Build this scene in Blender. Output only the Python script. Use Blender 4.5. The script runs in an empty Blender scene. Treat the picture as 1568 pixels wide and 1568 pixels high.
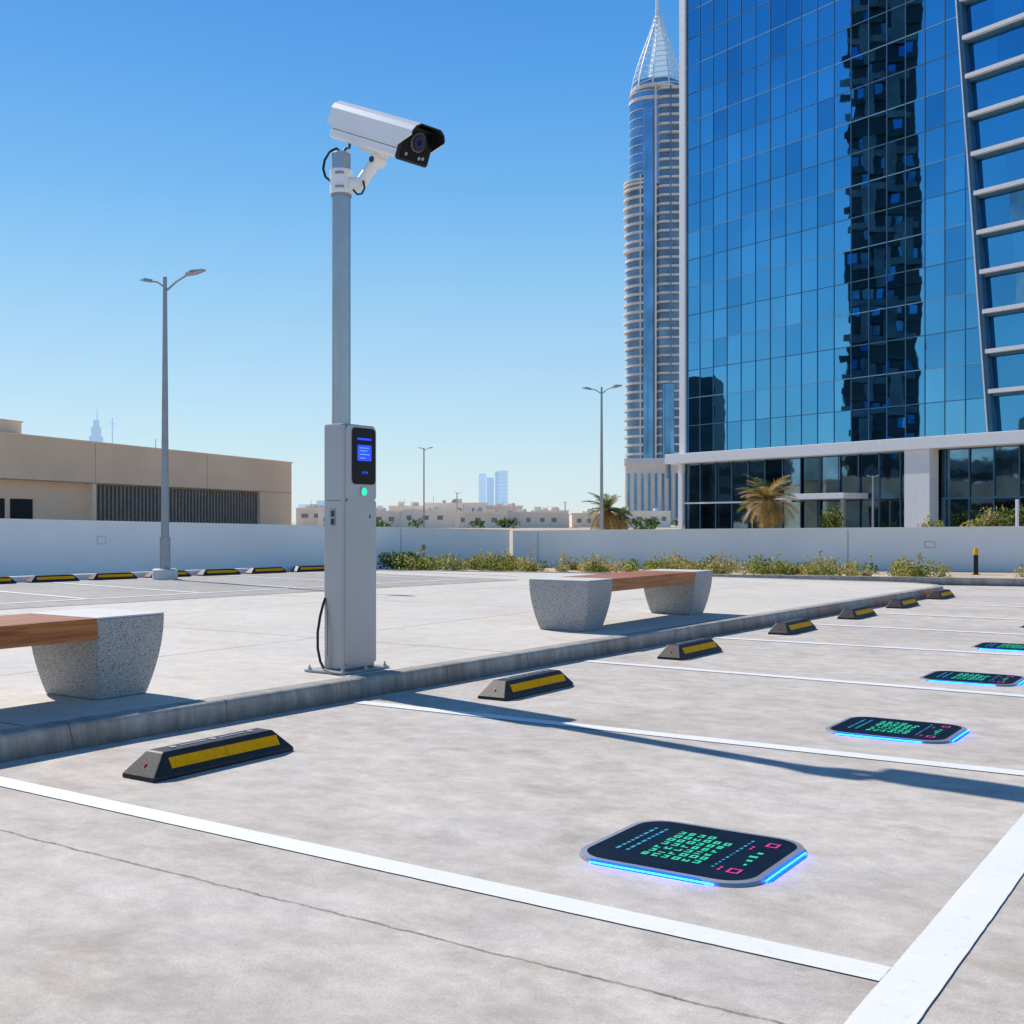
import bpy, math, random
from mathutils import Vector, Matrix
random.seed(7)
sc = bpy.context.scene
C1 = 0.5502; S1 = 0.8350
TH = math.atan2(S1, C1)
def LP(s, t, z=0.0):
    """parking-lot grid: s along the bays, t across (towards the aisle)"""
    return Vector((C1*s + S1*t, S1*s - C1*t, z))

# ------------------------------------------------------------------ materials
def new_mat(name):
    m = bpy.data.materials.new(name); m.use_nodes = True
    nt = m.node_tree; b = nt.nodes["Principled BSDF"]
    return m, nt, b
def mixc(nt, fac, a, b, mode='MIX'):
    m = nt.nodes.new('ShaderNodeMix'); m.data_type = 'RGBA'; m.blend_type = mode
    for sock, v in ((m.inputs[0], fac), (m.inputs[6], a), (m.inputs[7], b)):
        if hasattr(v, 'links'): nt.links.new(v, sock)
        elif isinstance(v, (int, float)): sock.default_value = v
        else: sock.default_value = (v[0], v[1], v[2], 1)
    return m.outputs[2]
def math_n(nt, op, a, b=None, c=None):
    m = nt.nodes.new('ShaderNodeMath'); m.operation = op
    for i, v in enumerate((a, b, c)):
        if v is None: continue
        if hasattr(v, 'links'): nt.links.new(v, m.inputs[i])
        else: m.inputs[i].default_value = v
    return m.outputs[0]
def maprange(nt, v, a, b, c=0.0, d=1.0):
    m = nt.nodes.new('ShaderNodeMapRange')
    nt.links.new(v, m.inputs[0])
    for i, x in zip((1, 2, 3, 4), (a, b, c, d)): m.inputs[i].default_value = x
    return m.outputs[0]
def noise(nt, scale, detail=4, rough=0.55, vec=None, dist=0.0):
    n = nt.nodes.new('ShaderNodeTexNoise')
    n.inputs['Scale'].default_value = scale; n.inputs['Detail'].default_value = detail
    n.inputs['Roughness'].default_value = rough; n.inputs['Distortion'].default_value = dist
    if vec is None: vec = pos(nt)
    nt.links.new(vec, n.inputs['Vector'])
    return n.outputs['Fac']
def pos(nt):
    g = nt.nodes.get('GEO') or nt.nodes.new('ShaderNodeNewGeometry'); g.name = 'GEO'
    return g.outputs['Position']
def scalev(nt, c, f):
    v = nt.nodes.new('ShaderNodeVectorMath'); v.operation = 'SCALE'
    nt.links.new(c, v.inputs[0]); nt.links.new(f, v.inputs['Scale']); return v.outputs[0]
def bump(nt, b, h, strength=0.3, dist=0.01):
    n = nt.nodes.new('ShaderNodeBump'); n.inputs['Strength'].default_value = strength
    n.inputs['Distance'].default_value = dist
    nt.links.new(h, n.inputs['Height']); nt.links.new(n.outputs[0], b.inputs['Normal'])
def pmat(name, col, rough=0.6, metal=0.0, var=0.12, scale=4.0, bmp=0.0, bscale=60, spec=0.5, coat=0, haze_glow=0.0, bdist=0.005):
    m, nt, b = new_mat(name)
    f = maprange(nt, noise(nt, scale, 3), 0.3, 0.7)
    c = mixc(nt, f, [x*(1-var) for x in col], [min(1, x*(1+var)) for x in col])
    nt.links.new(c, b.inputs['Base Color'])
    b.inputs['Roughness'].default_value = rough; b.inputs['Metallic'].default_value = metal
    b.inputs['Specular IOR Level'].default_value = spec
    b.inputs['Coat Weight'].default_value = coat
    if haze_glow > 0:   # sky-blue surface emission imitating haze on distant things
        b.inputs['Emission Color'].default_value = (0.47, 0.68, 0.88, 1); b.inputs['Emission Strength'].default_value = haze_glow
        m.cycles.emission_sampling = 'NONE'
    if bmp > 0: bump(nt, b, noise(nt, bscale, 2), bmp, bdist)
    return m
def leafmat(name, col):
    m, nt, b = new_mat(name)
    f = maprange(nt, noise(nt, 9, 2), 0.3, 0.7)
    c = mixc(nt, f, [x*.65 for x in col], [x*1.35 for x in col])
    nt.links.new(c, b.inputs['Base Color']); b.inputs['Roughness'].default_value = 0.55
    tr = nt.nodes.new('ShaderNodeBsdfTranslucent'); nt.links.new(c, tr.inputs['Color'])
    mx = nt.nodes.new('ShaderNodeMixShader'); mx.inputs[0].default_value = 0.42
    nt.links.new(b.outputs[0], mx.inputs[1]); nt.links.new(tr.outputs[0], mx.inputs[2])
    nt.links.new(mx.outputs[0], nt.nodes['Material Output'].inputs['Surface'])
    return m
def emat(name, col, strength, base=(0.01, 0.01, 0.02), sample=False):
    m, nt, b = new_mat(name)
    b.inputs['Base Color'].default_value = (*base, 1)
    b.inputs['Emission Color'].default_value = (*col, 1)
    b.inputs['Emission Strength'].default_value = strength
    if not sample: m.cycles.emission_sampling = 'NONE'
    return m
def grid_coords(nt):
    p = pos(nt)
    def dot(v):
        n = nt.nodes.new('ShaderNodeVectorMath'); n.operation = 'DOT_PRODUCT'
        nt.links.new(p, n.inputs[0]); n.inputs[1].default_value = v
        return n.outputs['Value']
    return dot((C1, S1, 0)), dot((S1, -C1, 0))
def concrete(name, base, joints_s=(), joints_t=(), grid=None, contrast=1.0, stain=(0.62, 0.57, 0.52), base_dirt=False):
    m, nt, b = new_mat(name)
    s, t = grid_coords(nt)
    cmb = nt.nodes.new('ShaderNodeCombineXYZ')
    nt.links.new(s, cmb.inputs[0])
    nt.links.new(math_n(nt, 'MULTIPLY', t, 0.7), cmb.inputs[1])
    V = cmb.outputs[0]
    k = contrast
    big = maprange(nt, noise(nt, 0.6, 3, 0.6, V, 0.5), 0.32, 0.68)
    med = maprange(nt, noise(nt, 6.5, 6, 0.74, V, 0.2), 0.34, 0.66)
    fin = maprange(nt, noise(nt, 130, 2, 0.7), 0.28, 0.72)
    warm = maprange(nt, noise(nt, 1.3, 2, 0.5), 0.35, 0.65)
    c = mixc(nt, big, [x*(1-0.13*k) for x in base], [min(1, x*(1+0.10*k)) for x in base])
    c = mixc(nt, math_n(nt, 'MULTIPLY', warm, 0.4), c, (base[0]*1.05, base[1]*0.97, base[2]*0.86))
    c = scalev(nt, c, maprange(nt, med, 0, 1, 1-0.20*k, 1+0.10*k))
    c = scalev(nt, c, maprange(nt, fin, 0, 1, 0.84, 1.11))
    st = maprange(nt, noise(nt, 2.0, 6, 0.74, V, 0.4), 0.54, 0.70)
    col = mixc(nt, math_n(nt, 'MULTIPLY', st, 0.60*k), c, [base[i]*stain[i] for i in range(3)])
    vo = nt.nodes.new('ShaderNodeTexVoronoi'); vo.inputs['Scale'].default_value = 9.0; nt.links.new(pos(nt), vo.inputs['Vector'])
    pit = maprange(nt, vo.outputs['Distance'], 0.02, 0.06, 1, 0)
    pit = math_n(nt, 'MULTIPLY', pit, maprange(nt, noise(nt, 2.2, 1), 0.52, 0.58))
    col = mixc(nt, math_n(nt, 'MULTIPLY', pit, 0.6), col, (0.18, 0.14, 0.12))
    if base_dirt:
        sep = nt.nodes.new('ShaderNodeSeparateXYZ'); nt.links.new(pos(nt), sep.inputs[0])
        zz_ = math_n(nt, 'ADD', sep.outputs[2], math_n(nt, 'MULTIPLY', math_n(nt, 'SUBTRACT', noise(nt, 9, 4, .7), 0.5), 0.14))
        col = mixc(nt, maprange(nt, zz_, 0.0, 0.10, 0.8, 0.0), col, (0.13, 0.115, 0.10))
    mask = None
    def addm(x):
        nonlocal mask
        mask = x if mask is None else math_n(nt, 'MAXIMUM', mask, x)
    if joints_s or joints_t:
        wob = math_n(nt, 'MULTIPLY', math_n(nt, 'SUBTRACT', noise(nt, 5.0, 4, 0.75), 0.5), 0.045)
    for js in joints_s:
        d = math_n(nt, 'ABSOLUTE', math_n(nt, 'ADD', math_n(nt, 'SUBTRACT', s, js), wob))
        addm(maprange(nt, d, 0.003, 0.009, 1, 0))
    for jt in joints_t:
        d = math_n(nt, 'ABSOLUTE', math_n(nt, 'ADD', math_n(nt, 'SUBTRACT', t, jt), wob))
        addm(maprange(nt, d, 0.003, 0.009, 1, 0))
    if grid:
        for v, g, o in ((s, grid[0], grid[2]), (t, grid[1], grid[3])):
            d = math_n(nt, 'PINGPONG', math_n(nt, 'ADD', v, o), g/2)
            addm(maprange(nt, d, 0.006, 0.014, 1, 0))
    if mask is not None:
        brk = maprange(nt, noise(nt, 9, 3, 0.7), 0.3, 0.6, 0.4, 0.95)
        col = mixc(nt, math_n(nt, 'MULTIPLY', mask, brk), col, (0.20, 0.14, 0.11))
    nt.links.new(col, b.inputs['Base Color'])
    b.inputs['Roughness'].default_value = 0.82
    b.inputs['Specular IOR Level'].default_value = 0.25
    bump(nt, b, noise(nt, 22, 4, 0.75), 0.35, 0.007)
    return m

M = {}
M['lot'] = concrete('lot_concrete', (0.575, 0.53, 0.487), joints_s=(2.55, -5.0), contrast=1.1)
M['plaza'] = concrete('plaza_concrete', (0.64, 0.60, 0.55), grid=(4.1, 3.1, 0.6, 0.9), contrast=0.6)
M['farlot'] = concrete('far_lot_concrete', (0.42, 0.40, 0.375), contrast=1.0)
M['kerb'] = concrete('kerb_concrete', (0.42, 0.40, 0.37), joints_s=[k*1.0-0.35 for k in range(-1, 10)], contrast=1.8, base_dirt=True)
M['sand'] = pmat('sand', (0.52, 0.41, 0.30), 0.95, var=0.2, scale=0.8, bmp=0.4)
M['white'] = pmat('white_paint', (0.78, 0.78, 0.77), 0.55, var=0.05)
def line_mat():
    m, nt, b = new_mat('road_marking_paint')
    f = maprange(nt, noise(nt, 30, 6, 0.75), 0.56, 0.70, 0, 0.55)
    g = maprange(nt, noise(nt, 1.5, 4, 0.6), 0.3, 0.7, 0.9, 1.0)
    c = mixc(nt, f, (0.85, 0.85, 0.85), (0.62, 0.58, 0.54))
    nt.links.new(scalev(nt, c, g), b.inputs['Base Color']); b.inputs['Roughness'].default_value = 0.6
    bump(nt, b, noise(nt, 120, 2), 0.15, 0.004)
    return m
M['line'] = line_mat()
M['wall'] = pmat('wall_render', (0.86, 0.84, 0.81), 0.85, var=0.05, scale=0.7)
M['wall_cap'] = pmat('wall_cap', (0.86, 0.85, 0.82), 0.8, var=0.04)
M['wall_dark'] = pmat('wall_joint', (0.42, 0.41, 0.40), 0.9)
M['rubber'] = pmat('black_rubber', (0.018, 0.018, 0.02), 0.5, var=0.25, scale=20, bmp=0.25, bscale=180, spec=0.4)
M['yellow'] = pmat('yellow_reflective', (1.0, 0.42, 0.004), 0.6, var=0.10, scale=30, spec=0.08)
M['red'] = pmat('red_reflector', (0.6, 0.03, 0.02), 0.3)
M['steel'] = pmat('brushed_steel', (0.43, 0.435, 0.445), 0.30, 0.72, var=0.05, scale=8)
M['galv'] = pmat('galvanised_steel', (0.34, 0.35, 0.36), 0.5, 0.45, var=0.1, scale=6)
M['kiosk'] = pmat('grey_powder_coat', (0.42, 0.425, 0.435), 0.36, 0.4, var=0.04, scale=2, bmp=0.06, bscale=400)
M['kiosk_d'] = pmat('kiosk_side', (0.32, 0.33, 0.35), 0.42, 0.25, var=0.04, scale=3)
M['seam'] = pmat('seam_dark', (0.05, 0.05, 0.055), 0.7)
M['blackgloss'] = pmat('black_gloss', (0.006, 0.006, 0.008), 0.14, var=0.1, spec=0.15)
M['blackplas'] = pmat('black_plastic', (0.013, 0.013, 0.015), 0.4, var=0.2, spec=0.35)
M['camwhite'] = pmat('camera_white', (0.88, 0.87, 0.85), 0.3, var=0.02)
M['lens'] = pmat('lens_glass', (0.02, 0.03, 0.12), 0.03, 0.6)
M['scr'] = emat('screen_blue', (0.015, 0.06, 1.0), 1.2)
M['scr2'] = emat('screen_text', (0.10, 0.25, 1.0), 1.5)
M['green'] = emat('green_led', (0.02, 0.85, 0.45), 1.3)
M['ledgreen'] = emat('display_green', (0.02, 0.80, 0.48), 0.9)
M['ledcyan'] = emat('display_cyan', (0.02, 0.42, 0.70), 0.8)
M['ledmag'] = emat('display_magenta', (0.9, 0.05, 0.40), 0.8)
M['ledblue'] = emat('edge_blue', (0.01, 0.14, 1.0), 1.4)
M['ledglow'] = emat('edge_blue_side', (0.003, 0.055, 1.0), 50.0, sample=True)
M['plateglass'] = pmat('plate_glass', (0.005, 0.013, 0.030), 0.5, var=0.3, scale=6, spec=0.04)
M['platerim'] = pmat('plate_rim', (0.30, 0.32, 0.37), 0.45, 0.3)
def granite():
    m, nt, b = new_mat('speckled_granite')
    a = maprange(nt, noise(nt, 190, 2, 0.6), 0.42, 0.62)
    c = mixc(nt, a, (0.25, 0.24, 0.23), (0.60, 0.58, 0.555))
    a2 = maprange(nt, noise(nt, 90, 2, 0.5), 0.6, 0.68)
    c = mixc(nt, a2, c, (0.10, 0.10, 0.10))
    nt.links.new(c, b.inputs['Base Color']); b.inputs['Roughness'].default_value = 0.7
    bump(nt, b, noise(nt, 160, 2), 0.3, 0.003)
    return m
M['granite'] = granite()
M['benchtop'] = pmat('bench_top_concrete', (0.62, 0.60, 0.58), 0.6, var=0.08, scale=30)
def wood():
    m, nt, b = new_mat('stained_hardwood')
    s, t = grid_coords(nt)
    cmb = nt.nodes.new('ShaderNodeCombineXYZ')
    sep = nt.nodes.new('ShaderNodeSeparateXYZ'); nt.links.new(pos(nt), sep.inputs[0])
    nt.links.new(math_n(nt, 'MULTIPLY', s, 2.0), cmb.inputs[0])
    nt.links.new(math_n(nt, 'MULTIPLY', t, 40.0), cmb.inputs[1])
    nt.links.new(math_n(nt, 'MULTIPLY', sep.outputs[2], 40.0), cmb.inputs[2])
    f = maprange(nt, noise(nt, 1.0, 5, 0.6, cmb.outputs[0], 0.5), 0.3, 0.7)
    c = mixc(nt, f, (0.24, 0.055, 0.010), (0.62, 0.22, 0.05))
    nt.links.new(c, b.inputs['Base Color']); b.inputs['Roughness'].default_value = 0.4
    b.inputs['Specular IOR Level'].default_value = 0.35
    return m
M['wood'] = wood()
M['beige'] = pmat('beige_render', (0.84, 0.63, 0.45), 0.9, var=0.07, scale=0.3)
M['beige2'] = pmat('beige_render_light', (0.88, 0.70, 0.53), 0.9, var=0.07, scale=0.3)
M['fbeige'] = pmat('far_beige_render', (0.78, 0.60, 0.45), 0.9, var=0.08, scale=0.3, haze_glow=0.09)
M['fbeige2'] = pmat('far_beige_render_light', (0.84, 0.68, 0.53), 0.9, var=0.08, scale=0.3, haze_glow=0.11)
M['fwin'] = pmat('far_window', (0.12, 0.12, 0.12), 0.5, haze_glow=0.08)
M['louvre'] = pmat('louvre_brown', (0.26, 0.23, 0.205), 0.7, var=0.15)
M['darkwin'] = pmat('dark_window', (0.02, 0.025, 0.03), 0.1)
M['haze1'] = pmat('hazy_tower', (0.30, 0.42, 0.55), 0.9, var=0.05, scale=0.05, haze_glow=0.50)  # distance haze painted in: pale blue base plus emission, same for the light version
M['haze2'] = pmat('hazy_tower_light', (0.45, 0.55, 0.65), 0.9, var=0.05, scale=0.05, haze_glow=0.55)
glass_cols = [(0.115, 0.38, 0.60), (0.13, 0.405, 0.63), (0.10, 0.35, 0.57), (0.15, 0.44, 0.66), (0.085, 0.31, 0.52)]
for i, c in enumerate(glass_cols): M['g%d' % i] = pmat('curtain_glass_%d' % i, c, 0.012, 1.0, var=0.10, scale=0.15, bmp=1.0, bscale=0.6, bdist=0.0017)
M['gd'] = pmat('podium_glass', (0.15, 0.27, 0.36), 0.03, 1.0, var=0.4, scale=0.5, bmp=1.0, bscale=0.9, bdist=0.003)
M['gd2'] = pmat('podium_glass_dark', (0.05, 0.09, 0.12), 0.03, 1.0, var=0.4, scale=0.5, bmp=1.0, bscale=0.9, bdist=0.003)
M['mull'] = pmat('mullion', (0.05, 0.14, 0.23), 0.4, 0.3)
M['mull2'] = pmat('mullion_light', (0.18, 0.34, 0.48), 0.4, 0.3)
M['alu'] = pmat('white_aluminium', (0.74, 0.75, 0.78), 0.5, var=0.04)
M['towerslab'] = pmat('tower_slab', (0.60, 0.56, 0.54), 0.8, var=0.12, scale=0.1, haze_glow=0.05)
M['towerglass'] = pmat('tower_glass', (0.10, 0.17, 0.26), 0.2, 0.5, var=0.5, scale=0.12, haze_glow=0.04)
M['towerblue'] = pmat('tower_glass_blue', (0.10, 0.28, 0.48), 0.12, 0.7, var=0.35, scale=0.08, haze_glow=0.04)
M['towerbeige'] = pmat('tower_base_stone', (0.68, 0.56, 0.46), 0.8, var=0.08, scale=0.2, haze_glow=0.06)
M['crown'] = pmat('crown_steel', (0.62, 0.66, 0.72), 0.5, var=0.05, scale=0.2, haze_glow=0.08)
M['reflb'] = pmat('dark_tower', (0.03, 0.045, 0.05), 0.5, var=0.4, scale=0.2)
M['reflb2'] = pmat('dark_tower_band', (0.14, 0.17, 0.19), 0.6, var=0.4, scale=0.2)
M['leafg'] = leafmat('leaf_green', (0.12, 0.19, 0.035))
M['leafy'] = leafmat('leaf_yellow_green', (0.38, 0.36, 0.06))
M['leafd'] = leafmat('leaf_dry', (0.55, 0.40, 0.19))
M['leafk'] = leafmat('leaf_dark', (0.05, 0.085, 0.02))
M['trunk'] = pmat('palm_trunk', (0.22, 0.15, 0.09), 0.9, var=0.4, scale=12, bmp=0.6)
M['palm'] = leafmat('palm_frond', (0.17, 0.20, 0.05))
M['palmd'] = leafmat('palm_frond_dry', (0.46, 0.31, 0.10))

# ------------------------------------------------------------------ mesh helpers
class MB:
    def __init__(self): self.v = []; self.f = []; self.m = []; self.mats = []; self.T = Matrix.Identity(4)
    def mi(self, m):
        m = M[m]
        if m not in self.mats: self.mats.append(m)
        return self.mats.index(m)
    def add(self, vs, fs, m):
        o = len(self.v); i = self.mi(m)
        for p in vs: self.v.append(tuple(self.T @ Vector(p)))
        for f in fs: self.f.append([o+k for k in f]); self.m.append(i)
    def box(self, x0, x1, y0, y1, z0, z1, m):
        vs = [(x0,y0,z0),(x1,y0,z0),(x1,y1,z0),(x0,y1,z0),(x0,y0,z1),(x1,y0,z1),(x1,y1,z1),(x0,y1,z1)]
        self.add(vs, [(3,2,1,0),(4,5,6,7),(0,1,5,4),(1,2,6,5),(2,3,7,6),(3,0,4,7)], m)
    def quad(self, a, b, c, d, m): self.add([a, b, c, d], [(0,1,2,3)], m)
    def prism(self, poly, z0, z1, m, z1b=None):
        n = len(poly)
        vs = [(p[0], p[1], z0) for p in poly] + [(p[0], p[1], z1) for p in poly]
        fs = [tuple(range(n-1, -1, -1)), tuple(range(n, 2*n))]
        fs += [(i, (i+1) % n, n+(i+1) % n, n+i) for i in range(n)]
        self.add(vs, fs, m)
    def loft(self, rings, m, caps=True):
        n = len(rings[0]); vs = [p for r in rings for p in r]; fs = []
        for k in range(len(rings)-1):
            for i in range(n):
                fs.append((k*n+i, k*n+(i+1) % n, (k+1)*n+(i+1) % n, (k+1)*n+i))
        if caps: fs += [tuple(range(n-1, -1, -1)), tuple(range((len(rings)-1)*n, len(rings)*n))]
        self.add(vs, fs, m)
    def tube(self, pts, r, m, n=12, caps=True):
        pts = [Vector(p) for p in pts]
        rr = r if isinstance(r, (list, tuple)) else [r]*len(pts)
        rings = []; prev = None
        for i, p in enumerate(pts):
            d = (pts[min(i+1, len(pts)-1)] - pts[max(i-1, 0)]).normalized()
            if prev is None:
                a = d.orthogonal().normalized()
            else:
                a = (prev - d*prev.dot(d)).normalized()
            prev = a; b = d.cross(a)
            rings.append([tuple(p + (a*math.cos(2*math.pi*k/n) + b*math.sin(2*math.pi*k/n))*rr[i]) for k in range(n)])
        self.loft(rings, m, caps)
    def obj(self, name, parent=None, bevel=0, segs=2, smooth=False, loc=None, rz=None):
        me = bpy.data.meshes.new(name)
        me.from_pydata(self.v, [], self.f)
        for m in self.mats: me.materials.append(m)
        me.polygons.foreach_set('material_index', self.m)
        me.update()
        o = bpy.data.objects.new(name, me); sc.collection.objects.link(o)
        if parent: o.parent = parent
        if loc is not None: o.location = loc
        if rz is not None: o.rotation_euler = (0, 0, rz)
        if bevel:
            b = o.modifiers.new('bevel', 'BEVEL'); b.width = bevel; b.segments = segs; b.limit_method = 'ANGLE'; b.angle_limit = math.radians(35)
        if smooth:
            me.polygons.foreach_set('use_smooth', [True]*len(me.polygons))
            w = o.modifiers.new('split', 'EDGE_SPLIT'); w.split_angle = math.radians(38)
        return o
def empty(name, loc=(0,0,0), rz=0):
    e = bpy.data.objects.new(name, None); e.location = loc; e.rotation_euler = (0, 0, rz)
    e.empty_display_size = 0.3
    sc.collection.objects.link(e); return e

# ------------------------------------------------------------------ camera / light / sky
cam = bpy.data.cameras.new('camera'); co = bpy.data.objects.new('camera', cam); sc.collection.objects.link(co)
co.location = (0, 0, 1.15); co.rotation_euler = (math.radians(90), 0, 0)
cam.sensor_width = 36; cam.lens = 40.6; cam.shift_y = 0.0102; cam.clip_end = 20000; cam.clip_start = 0.05
sc.camera = co
EL = math.radians(43.4)
sd = Vector((-0.700*math.cos(EL), 0.714*math.cos(EL), math.sin(EL)))
sl = bpy.data.lights.new('sun', 'SUN'); sl.energy = 5.0; sl.angle = math.radians(0.5); sl.color = (1.0, 0.94, 0.86)
so = bpy.data.objects.new('sun', sl); so.rotation_euler = sd.to_track_quat('Z', 'Y').to_euler(); so.location = (-20, 20, 30); sc.collection.objects.link(so)
w = bpy.data.worlds.new('World'); sc.world = w; w.use_nodes = True
nt = w.node_tree; bg = nt.nodes['Background']
sky = nt.nodes.new('ShaderNodeTexSky'); sky.sky_type = 'NISHITA'; sky.sun_disc = False
sky.sun_elevation = EL; sky.sun_rotation = math.radians(315.6)
sky.air_density = 1.0; sky.dust_density = 0.3; sky.ozone_density = 2.0; sky.altitude = 0
BS = 0.11
tc = nt.nodes.new('ShaderNodeTexCoord'); sp = nt.nodes.new('ShaderNodeSeparateXYZ'); nt.links.new(tc.outputs['Generated'], sp.inputs[0])
rp = nt.nodes.new('ShaderNodeValToRGB'); nt.links.new(sp.outputs[2], rp.inputs[0])
stops = [(0.0, (.68, .82, .90)), (.05, (.58, .79, .91)), (.11, (.45, .72, .92)), (.19, (.29, .61, .92)), (.276, (.14, .47, .90)), (.36, (.065, .36, .86)), (.42, (.04, .30, .80)), (.6, (.02, .14, .42)), (1.0, (.015, .09, .28))]
el = rp.color_ramp.elements
el[0].position = 0; el[0].color = (*stops[0][1], 1); el[1].position = 1; el[1].color = (*stops[-1][1], 1)
for p_, c_ in stops[1:-1]:
    e_ = el.new(p_); e_.color = (*c_, 1)
sv = nt.nodes.new('ShaderNodeVectorMath'); sv.operation = 'SCALE'; sv.inputs['Scale'].default_value = 1/BS
nt.links.new(rp.outputs[0], sv.inputs[0])
skc = mixc(nt, 0.80, sky.outputs[0], sv.outputs[0])
nt.links.new(skc, bg.inputs['Color'])
bg.inputs['Strength'].default_value = BS
sc.view_settings.view_transform = 'Standard'; sc.view_settings.look = 'None'; sc.view_settings.exposure = 0

# ------------------------------------------------------------------ ground
g = MB(); g.quad((-6000,-3000,-0.012),(6000,-3000,-0.012),(6000,9000,-0.012),(-6000,9000,-0.012),'sand'); g.obj('ground')
g = MB()
g.quad((-60,-30,0),(60,-30,0),(60,32,0),(-60,32,0),'lot'); g.obj('parking_lot')

def kt(s): return -5.08 + 0.045*(s-3.27)
path = [(s, kt(s)) for s in (-16, -8, 0, 4, 8, 12, 16, 19.0)]
cx, ct = 19.0, kt(19.0)-1.3
for k in range(1, 9):
    a = math.pi/2 * k/8
    path.append((cx + 1.3*math.sin(a), ct + 1.3*math.cos(a)))
path += [(20.3, -12), (20.3, -45)]
def offs(path, d):
    out = []
    for i, p in enumerate(path):
        a = path[max(i-1, 0)]; b = path[min(i+1, len(path)-1)]
        dx, dy = b[0]-a[0], b[1]-a[1]; l = math.hypot(dx, dy)
        out.append((p[0] + dy/l*d, p[1] - dx/l*d))
    return out
KH = 0.13
k = MB()
prof = [(0, -0.02), (0.012, KH-0.02), (0.022, KH-0.006), (0.036, KH), (0.15, KH), (0.15, 0.0)]
rings = [[tuple(LP(q[0], q[1], z)) for q in offs(path, d)] for d, z in prof]
n = len(path)
for a in range(len(prof)-1):
    vs = rings[a] + rings[a+1]
    k.add(vs, [(i, i+1, n+i+1, n+i) for i in range(n-1)], 'kerb')
k.obj('kerb', smooth=True)
ins = offs(path, 0.151)
p = MB()
poly = [tuple(LP(a, b, KH-0.004)) for a, b in ins] + [tuple(LP(-16, -45, KH-0.004))]
p.add(poly, [tuple(range(len(poly)))], 'plaza'); p.obj('sidewalk')

# far bay strip along the left wall
fd = Vector((0.66, 0.751, 0)).normalized(); fn = Vector((fd.y, -fd.x, 0))   # fn towards camera
def FP(a, b, z=0.0):
    q = Vector((-8.35, 19.35, 0)) + fd*a + fn*b; return Vector((q.x, q.y, z))
f = MB(); f.quad(FP(-14, 5.6, KH), FP(6.5, 5.6, KH), FP(6.5, -0.2, KH), FP(-14, -0.2, KH), 'farlot'); f.obj('far_parking_bays')
f = MB()
for i in range(-5, 5):
    a = i*1.75 + 0.5
    f.quad(FP(a, 4.6, KH+.004), FP(a+.09, 4.6, KH+.004), FP(a+.09, 0.3, KH+.004), FP(a, 0.3, KH+.004), 'line')
f.quad(FP(-14, 4.74, KH+.004), FP(6.2, 4.74, KH+.004), FP(6.2, 4.64, KH+.004), FP(-14, 4.64, KH+.004), 'line')
f.obj('far_bay_markings')
f = MB()
for i in range(-14, 20):
    a0 = i*0.55
    m = 'rubber' if i % 2 else 'white'
    q = [FP(a0, -0.25), FP(a0+.548, -0.25), FP(a0+.548, -0.40), FP(a0, -0.40)]
    f.prism([(v.x, v.y) for v in q], KH-.01, KH+0.10, m)
f.obj('striped_kerb', bevel=0.01)

# lot markings
l = MB(); Z = 0.004
lane_t = -0.75
def strip(s0, t0, s1, t1, wd, z=Z):
    d = Vector((s1-s0, t1-t0)); L = d.length; d /= L; nrm = Vector((-d.y, d.x))*wd/2
    nseg = max(2, int(L/0.05)); A = []; B = []
    for i in range(nseg+1):
        q = Vector((s0, t0)) + d*(L*i/nseg)
        a = q + nrm*(1+random.uniform(-.014, .014)); b = q - nrm*(1+random.uniform(-.014, .014))
        A.append(tuple(LP(a.x, a.y, z))); B.append(tuple(LP(b.x, b.y, z)))
    l.add(A+B, [(i, i+1, nseg+2+i, nseg+1+i) for i in range(nseg)], 'line')
strip(-6, lane_t, 30, lane_t, 0.14)
for a, b in ((3.03, 2.97), (5.62, 5.70), (8.33, 8.22), (10.72, 10.80), (12.75, 12.75), (14.75, 14.7), (16.9, 16.9), (19.1, 19.1), (21.3, 21.3), (0.4, 0.4), (-2.3,-2.3)):
    strip(a, kt(a)+0.10 if a < 18 else -4.3, b, lane_t-0.0715, 0.11)
l.obj('parking_bay_markings')

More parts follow.
